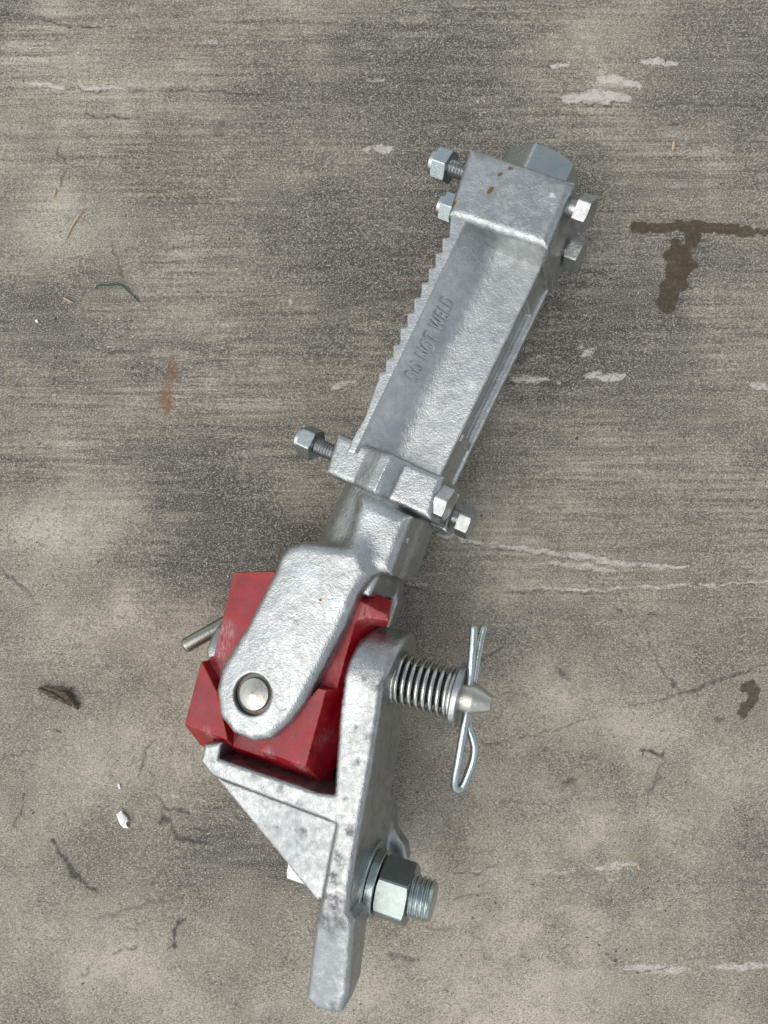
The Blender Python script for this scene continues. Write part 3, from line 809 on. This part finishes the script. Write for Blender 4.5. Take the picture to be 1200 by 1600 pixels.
def f_red(x, y, z):
    az = np.abs(z)
    s1 = ((x - bl0[0]) * en[0] + (y - bl0[1]) * en[1]) * .80 + (az - 66) * .60
    s1 = np.maximum(s1, np.minimum((x - bl0[0]) * en[0] + (y - bl0[1]) * en[1] - 15, 8 - z))
    s2 = ((x - tr0[0]) * rn[0] + (y - tr0[1]) * rn[1]) * .94 + (az - 66) * .34
    s3 = ((x - bl0[0]) * ln_[0] + (y - bl0[1]) * ln_[1]) + 0 * az
    pyr = np.maximum(np.maximum(s1, s2), np.maximum(s3, y - tl0[1] - 4))
    pyr = np.maximum(pyr, -(x * 0 + y) - 900)
    body = np.maximum((rb(x, y) + .27 * (az - 46)) * .965, az - 46)
    body = np.maximum(np.maximum(np.maximum(body, s1), s2), (x - rt_a[0]) * rt_n[0] + (y - rt_a[1]) * rt_n[1])
    low = np.maximum(pyr, az - 46)
    w_ = np.maximum(np.maximum(pyr, np.minimum(wA(x, y), wB(x, y))), az - 66)
    wg = np.maximum((x - red_wr + (46 - z) * .33) * .95, smax((wing(x, y) + .42 * (z - 46)) * .92, np.abs(z - 31) - 15, 1.5))
    return np.minimum(np.minimum(np.minimum(body, low), w_), wg) - 1.0
rlo, rhi = rb_base.min(0), rb_base.max(0)
sdf_obj('red_block', L, f_red, (rlo[0] - 24, rlo[1] - 60, -68), (rhi[0] + 75, rhi[1] + 18, 68), 1.5, M['red'], root, .3, marks={'pale': [(352, 985, 46, 20, .5), (345, 1015, 46, 22, .55), (350, 1045, 46, 16, .4), (330, 1145, 60, 14, .6), (420, 1178, 60, 14, .6), (470, 1198, 55, 14, .7), (500, 1150, 40, 20, .25), (528, 1040, 30, 20, .3), (575, 965, 40, 22, .4)], 'dirt_dark': [(385, 1155, 50, 22, .8), (335, 1075, 50, 14, .7), (500, 1085, 50, 16, .5), (380, 900, 46, 14, .4), (440, 1175, 66, 16, .4), (556, 945, 44, 18, .8)]})

# ---------------------------------------------------------------- base bracket: right lug running into the tail, left lug, base wall, gusset
plate_img = [(590, 976), (625, 990), (613, 1030), (597, 1072), (586, 1152), (575, 1222), (556, 1330), (546, 1400), (543, 1428), (551, 1443), (549, 1475), (541, 1560), (530, 1590), (515, 1593),
             (487, 1582), (473, 1567), (482, 1500), (490, 1450), (500, 1405), (511, 1345), (522, 1290), (520, 1236), (526, 1130), (534, 1060), (548, 1006), (566, 984)]
PB = Lp(plate_img, 70)
platep = poly(PB)
# profile of the plate in (b, n)
def bn(u, v): return L.at(u, v, 70)[1]
b_wall = bn(520, 1236); b_nut = bn(545, 1390); b_step = bn(541, 1432); b_tail = bn(508, 1596)
prof = poly([(46, 66), (b_wall, 70), (b_nut, 70), (b_step - 4, 68), (b_tail, 62), (b_tail - 2, 14), (b_step - 20, 2), (b_step + 6, -30), (b_nut - 6, -88), (b_nut + 24, -118), (b_nut + 48, -118),
             (b_nut + 78, -84), (b_wall - 30, -66), (46, -64)])
t_r = PB[5, 0]
wallp = poly(Lp([(319, 1163), (346, 1160), (341, 1186), (495, 1239), (528, 1243), (536, 1292), (330, 1213), (312, 1190)], 70))
gus = poly(Lp([(336, 1213), (545, 1292), (510, 1402), (496, 1407)], 56))
ll = L.at(337, 990, 15); lw = L.at(316, 1180, 70)
llug = (ll[0] - 1, ll[0] + 40)
flange = poly(Lp([(560, 1290), (612, 1285), (636, 1318), (640, 1340), (560, 1360)], -100))
def f_brk(x, y, z):
    disc = np.hypot(y - 54, z) - 68
    pr = np.minimum(prof(y, z), disc)
    plan = platep(x, np.minimum(y, 40) if False else y)
    d = rmax(plan, pr, 9)
    wall = ext(wallp(x, y), z, -66, 70, 5)
    d = smin(d, wall, 5)
    gz = ext(gus(x, y), z, -58, 57, 3)
    d = smin(d, gz, 5)
    l0 = np.interp(y, [lw[1], 40], [lw[0] + 1, llug[0]])
    lg = rmax(np.maximum(l0 - x, x - llug[1]), np.minimum(np.hypot(y - 34, z + 14) - 50, np.maximum(np.maximum(y - 34, lw[1] + 5 - y), np.abs(z + 14) - 50)), 8)
    d = smin(d, lg, 8)
    slot_blocker = box(x, y, z, (llug[0] + 20, lw[1] - 40, -66), (t_r - 20, 20, -54), 3)  # plate added between the lugs to keep the slot by the red block dark
    d = smin(d, slot_blocker, 4)
    fl = ext(flange(x, y), z, -118, -84, 10)
    d = smin(d, fl, 26)
    return d
lo = np.minimum(PB.min(0), [llug[0] - 3, 0]); hi = np.maximum(PB.max(0), [0, 96])
sdf_obj('base_bracket', L, f_brk, (lo[0] - 12, lo[1] - 6, -122), (hi[0] + 40, hi[1] + 6, 74), 2.1, M['galv_base'], root, .32, ((24, 1.1), (11, .8), (6, .5)), marks={
    'dirt_dark': [(532, 1345, 70, 14, .9), (520, 1372, 70, 13, 1), (507, 1400, 70, 15, 1), (524, 1412, 70, 17, 1), (500, 1432, 68, 18, 1), (530, 1440, 68, 16, .9), (515, 1455, 68, 14, .8), (480, 1532, 64, 11, .9), (548, 1300, 70, 13, .9),
             (592, 1068, 68, 13, 1), (572, 1060, 68, 10, .6), (556, 1140, 70, 8, .8), (560, 1190, 70, 9, .7), (466, 1256, 70, 7, .8), (440, 1232, 70, 7, .7), (398, 1214, 70, 7, .7), (540, 1250, 70, 6, .6), (335, 1190, 68, 8, .6), (472, 1300, 57, 10, .7),
             (520, 1572, 62, 8, .8), (545, 1020, 60, 12, .5), (575, 1150, 68, 8, .6)],
    'pale': [(513, 1562, 64, 9, 1), (536, 1476, 66, 4, 1), (550, 1468, 40, 4, 1), (539, 1536, 50, 3.5, 1), (545, 1110, 70, 22, .7), (548, 1085, 70, 14, .8)],
    'matte': [(515, 1455, 68, 40, 1), (508, 1500, 66, 48, 1), (503, 1550, 64, 45, 1), (455, 1310, 57, 70, .45)]})

# ---------------------------------------------------------------- spring-loaded cross pin with washer and split pin
ex = L.R[:, 0]; ey = L.R[:, 1]; ez = L.R[:, 2]
t_lug = L.hit(606, 1060, 0, 1)           # where the spring leaves the lug, on plane b=0
t0 = PB[3, 0] - 2
tw1 = L.hit(719, 1085, 0, 2)             # washer
p_t = L.hit(768, 1100, 0, 2)
print('spring t0', t0, 'hit', t_lug, 'washer', tw1, 'tip', p_t)
sb = (tw1[1]) * .55
PO = L.w((0, 0, 0)); pend = L.w((tw1[0], tw1[1], 0))
b_l = L.hit(612, 1056, 0, 2)
pd = L.w((p_t[0], p_t[1], 0)) - L.w((b_l[0], b_l[1], 0))
pax = pd / np.linalg.norm(pd)
t0 = PB[3, 0] - 3
pst = L.w((b_l[0], b_l[1], 0)) - pax * (b_l[0] - t0)
Ltip = np.linalg.norm(L.w((p_t[0], p_t[1], 0)) - pst); Lw = np.linalg.norm(L.w((tw1[0], tw1[1], 0)) - pst)
v, f = lathe(pst, pax, [(-170, 21), (Lw + 2, 21), (Lw + 18, 21), (Lw + 20, 20.5), (Ltip - 3, 11.5), (Ltip, 10), (Ltip + .2, 1)], 40)
cp = mk('cross_pin', v, f, M['pin'], root, sharp=22)
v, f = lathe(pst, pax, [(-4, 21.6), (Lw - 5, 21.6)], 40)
mk('shaded_shank', v, f, M['gap_shade'], cp, sharp=30)  # sleeve coloured dark to stand for the shade inside the coil
# coil
turns = 9.5; nn_ = 360
x_, y_, z_ = axes(pax)
th = np.linspace(0, turns * 2 * math.pi, nn_)
s_ = np.linspace(0, 1, nn_)
# end coils close up
sp = np.interp(s_, [0, .1, .9, 1], [0, .045, .955, 1])
hel = pst + pax * (3 + sp * (Lw - 10))[:, None] + 32 * (np.cos(th)[:, None] * x_ + np.sin(th)[:, None] * y_)
v, f = tube(hel, 3.3, 12)
mk('coil_spring', v, f, M['spring'], root)
v, f = lathe(pst, pax, [(Lw - 4.5, 23), (Lw - 4.5, 42), (Lw - 3.5, 43), (Lw + 3, 43), (Lw + 4, 42), (Lw + 4, 23)], 48)
mk('flat_washer', v, f, M['galv_bolt'], root, sharp=30)
# split pin through the cross pin
zc_ = (pst + pax * (Lw + 12))[2]
def W(u, v_, dz): return unproj(u, v_, zc_ + dz)
p1 = spline([W(741, 978, 6), W(739, 1010, 9), W(736, 1045, 10), W(734, 1066, 5), W(733, 1090, 0), W(729, 1115, 6), W(722, 1155, 8), W(716, 1190, 6), W(711, 1217, 0), W(711, 1229, -4), W(716, 1233, -7), W(724, 1227, -8),
             W(732, 1208, -8), W(739, 1188, -6), W(741.5, 1168, -4), W(738, 1152, -3), W(733, 1139, -4), W(731.5, 1122, -6), W(733, 1095, -6), W(741, 1060, -4), W(746, 1026, -6), W(751, 1000, -8), W(756.5, 979, -10)], 8)
v, f = tube(p1, 5.5, 14)
mk('split_pin', v, f, M['zinc'], root)
# hand rod at the left end of the cross pin
hz = L.w((llug[0] - 14, 40, -10))[2]
print('rod z', hz)
a = unproj(362, 968, hz + 2); b_ = unproj(288, 1010, hz + 16)
d_ = b_ - a; Lr = np.linalg.norm(d_)
v, f = lathe(a, d_, [(0, 11), (Lr - 4, 11), (Lr - 1, 10), (Lr + 1.5, 7), (Lr + 2.5, .4)], 28)
mk('hand_rod', v, f, M['handle'], root, sharp=40)

# ---------------------------------------------------------------- bolts
def bolt_assembly(name, nut_img, head_img, n_ax, fr, af, r, head_h, nut_h, thread_end, label=None, nut=True, n_head=None, rot=0.2, rot2=.2):
    A = fr.w(np.append(fr.at(*nut_img, n_ax), n_ax)); B = fr.w(np.append(fr.at(*head_img, n_ax if n_head is None else n_head), n_ax if n_head is None else n_head))
    d = B - A; Ln = np.linalg.norm(d); d /= Ln
    up = fr.R[:, 2]
    tv, tf = thread(B, -d, 45, Ln + thread_end, r, 4.6, 2.4)
    sv, sf = lathe(A, d, [(Ln - 52, r * .8), (Ln - 50, r), (Ln - head_h / 2 + 1, r)], 36)
    V, Fc = join((tv, tf), (sv, sf))
    o = mk(name, V, Fc, M['galv_bolt'], root, sharp=40)
    if label: o['label'] = label
    hv, hf = hexa(B, d, -head_h / 2, head_h / 2, af, rot, (False, True), up=up)
    mk('bolt_head', hv, hf, M['galv_bolt'], o, sharp=25)
    if nut:
        nv, nf = hexa(A, -d, -nut_h * .5, nut_h * .32, af, rot2, (True, True), up=up, hole=0, crown=[(.3, af * .42), (1.0, af * .405), (7.0, af * .40), (9.5, af * .36), (10.5, af * .29), (10, af * .26), (6, af * .25)])
        mk('lock_nut', nv, nf, M['zinc'], o, sharp=22)
    return o
bolt_assembly('clamp_bolt', (692, 258), (913, 333), 42, U, 41, 12.0, 18, 26, 5, rot=.15, rot2=.35)
bolt_assembly('clamp_bolt', (703, 326), (899, 398), -40, U, 41, 12.0, 18, 26, 5, rot=.35, rot2=.3)
bolt_assembly('clamp_bolt', (483, 691), (694, 786), 36, U, 41, 12.0, 18, 26, 5, rot=.1, rot2=.45)
bolt_assembly('clamp_bolt', (562, 744), (729, 816), -52, U, 41, 12.0, 18, 26, 5, rot=.3)

# big nut on the rod at the arm's end
yE = U.at(820, 262, 0)[1]
eU = U.R[:, 1]
c0 = U.w((0, 0, 0))
hbT = U.pts([(738, 232), (895, 285)], 72)[:, 1].mean()
v, f = hexa(U.w((2, hbT, 0)), eU, -6, 44, 100, math.radians(4), (True, True), up=U.R[:, 2])
bn_ = mk('rod_nut', v, f, M['zinc'], root, sharp=22)
v, f = thread(U.w((2, hbT - 20, 0)), eU, 0, 76, 33, 7, 4, n=48, cham=4)
mk('threaded_rod', v, f, M['zinc'], bn_, sharp=50)

# mounting bolt through the plate at the bottom, with washers and nut
q = L.hit(577, 1376, t_r, 0)
print('nut axis b,n', q, 't_r', t_r)
tl = PB[6, 0]
q = L.hit(577, 1376, tl, 0)
mo = L.w((tl, q[1], q[2])); md = L.R[:, 0].copy()
v, f = lathe(mo, md, [(-2, 20), (-2, 53), (-1, 54), (5, 54), (6, 53), (6, 20)], 56); mw = mk('flat_washer', v, f, M['zinc'], root, sharp=30)
v, f = lathe(mo, md, [(6.2, 20), (6.2, 43), (7, 44), (17, 44), (18, 43), (18, 20)], 56); mk('spring_washer', v, f, M['zinc'], root, sharp=30)
v, f = thread(mo, md, -60, 92, 28, 6.5, 3.4, n=48, cham=5)
mb = mk('mounting_bolt', v, f, M['zinc'], root, sharp=50)
v, f = hexa(mo, md, 20, 62, 74, .62, (True, True), up=L.R[:, 2]); mk('hex_nut', v, f, M['zinc_dull'], mb, sharp=22)
hl = L.hit(472, 1383, q[2], 2)
v, f = hexa(L.w((hl[0], q[1], q[2])), md, -14, 60, 62, .5, (True, True), up=L.R[:, 2]); mk('bolt_head', v, f, M['galv_bolt'], mb, sharp=22)

# ================================================================== debris on the floor
def lump(name, P, h, mat, label, cat, group=None):
    """small flattened shard with an irregular outline"""
    P = np.asarray(P, float); c = P.mean(0); n_ = len(P)
    V = []
    for s_, z in ((1.0, 0.0), (1.02, h * .45), (.72, h), (.3, h * 1.12)):
        for p in P:
            q = c + (p - c) * s_ + rng.normal(0, .5, 2) * (z > 0)
            V.append(unproj(q[0], q[1], z + (rng.random() - .5) * h * .25 * (z > 0)))
    Fc = [(i * n_ + j, (i + 1) * n_ + j, (i + 1) * n_ + (j + 1) % n_, i * n_ + (j + 1) % n_) for i in range(3) for j in range(n_)]
    Fc += [tuple(3 * n_ + j for j in range(n_))[::-1], tuple(range(n_))]
    o = mk(name, np.array(V), Fc, mat, None, unproj(c[0], c[1], 0), smooth=False)
    tag(o, label, cat, group); return o
n = NT('white_chip'); M['white'] = n.set(Base_Color=n.mix(n.noise(4), (.72, .71, .69), (.82, .81, .8)), Roughness=.8, Normal=n.bump(n.noise(3), 1, .6))
n = NT('straw'); M['straw'] = n.set(Base_Color=n.mix(n.noise(6), (.42, .29, .15), (.54, .42, .26)), Roughness=.7)
n = NT('green_fibre'); M['green'] = n.set(Base_Color=(.03, .075, .05), Roughness=.7)
n = NT('bark'); M['bark'] = n.set(Base_Color=n.mix(n.rng(n.noise(4, 4, .7, stretch=(3, .6, 1)), .4, .62), (.03, .024, .018), (.15, .11, .075)), Roughness=.85, Normal=n.bump(n.noise(3), 1.5, .8))
lump('paint_flake', [(182, 1274), (190, 1267), (199, 1276), (201, 1282), (197, 1287), (200, 1293), (193, 1294), (187, 1286)], 7, M['white'], 'small white angular flake lying alone on the concrete', 'flake')
lump('paint_flake', [(184, 1226), (186.5, 1225), (188, 1231), (186, 1232)], 2, M['white'], 'tiny white sliver just above the larger white flake', 'flake')
lump('paint_flake', [(54, 500), (58, 499), (60, 503), (56, 504)], 2, M['white'], 'tiny white speck at the left edge of the floor', 'flake')
def strand(name, pts, r, mat, label, cat, group=None):
    P = spline([unproj(u, v_, z) for u, v_, z in pts], 6)
    rr = r * (.45 + .55 * np.sin(np.linspace(.15, math.pi - .15, len(P))))
    v, f = tube(P, rr, 7)
    o = mk(name, v, f, mat, None, np.append(P.mean(0)[:2], 0)); tag(o, label, cat, group)
strand('straw_bit', [(1053, 220, 2), (1052, 227, 3), (1051, 235, 2)], 2.4, M['straw'], 'short orange straw bit right of the big end nut', 'straw', 'straw bits on the floor')
strand('straw_bit', [(129, 328, 1), (121, 340, 2), (112, 355, 1), (101, 379, 1)], 1.1, M['straw'], 'long thin slanting straw bit in the upper left area', 'straw', 'straw bits on the floor')
strand('straw_bit', [(99, 465, 1), (106, 469, 2), (114, 473, 1)], 1.5, M['straw'], 'short pale straw bit left of the green thread', 'straw', 'straw bits on the floor')
strand('straw_bit', [(83, 310, 1), (86, 300, 2), (87, 294, 1)], 1.1, M['straw'], 'tiny straw bit above the long slanting straw bit', 'straw', 'straw bits on the floor')
strand('straw_bit', [(997, 1350, 2), (998, 1355, 3), (999, 1359, 2)], 2.0, M['straw'], 'tiny brown straw bit at the end of a pale ridge, lower right', 'straw', 'straw bits on the floor')
strand('green_thread', [(149, 451, 1), (153, 446, 2), (170, 445, 2), (186, 444, 2.5), (192, 447, 2), (204, 458, 2), (213, 467, 1), (217, 472, 1)], 1.5, M['green'], 'thin bent dark green thread lying on the concrete', 'thread')
# bark scrap made of a few splinters
br = bpy.data.objects.new('bark_scrap', None); C.objects.link(br)
bo = unproj(95, 1088, 0); br['_org'] = [float(q) for q in bo]; br.location = bo * S
tag(br, 'ragged dark brown bark scrap on the concrete at far left', 'bark scrap')
for i, (p, r) in enumerate([([(60, 1076, 2), (80, 1084, 5), (104, 1096, 5), (124, 1100, 2)], 4.2), ([(66, 1073, 3), (90, 1080, 8), (112, 1086, 4)], 3.4), ([(76, 1088, 2), (98, 1094, 6), (112, 1103, 2)], 3.0),
                            ([(95, 1077, 5), (108, 1092, 8), (122, 1108, 2)], 4.6), ([(104, 1081, 3), (110, 1078, 3), (112, 1073, 2)], 1.6), ([(84, 1080, 7), (100, 1088, 9), (116, 1096, 6)], 2.8)]):
    P = spline([unproj(u, v_, z) for u, v_, z in p], 6)
    rr = r * (.25 + .75 * np.sin(np.linspace(.2, math.pi - .3, len(P)))) * (1 + .25 * rng.normal(size=len(P)))
    v, f = tube(P, np.maximum(rr, .5), 7)
    mk('splinter', v, f, M['bark'], br, smooth=False)

# ---- rest the coupling on the floor, drop scratch properties
dgz = min((o.matrix_world @ Vector(c)).z for o in root.children if o.type == 'MESH' for c in o.bound_box) if False else 0
bpy.context.view_layer.update()
for o in root.children_recursive:
    if o.type == 'MESH':
        co = np.empty(len(o.data.vertices) * 3); o.data.vertices.foreach_get('co', co)
        print('z', o.name, round(float(co.reshape(-1, 3)[:, 2].min() / S + o['_org'][2]), 1))
for o in list(C.objects):
    if '_org' in o: del o['_org']
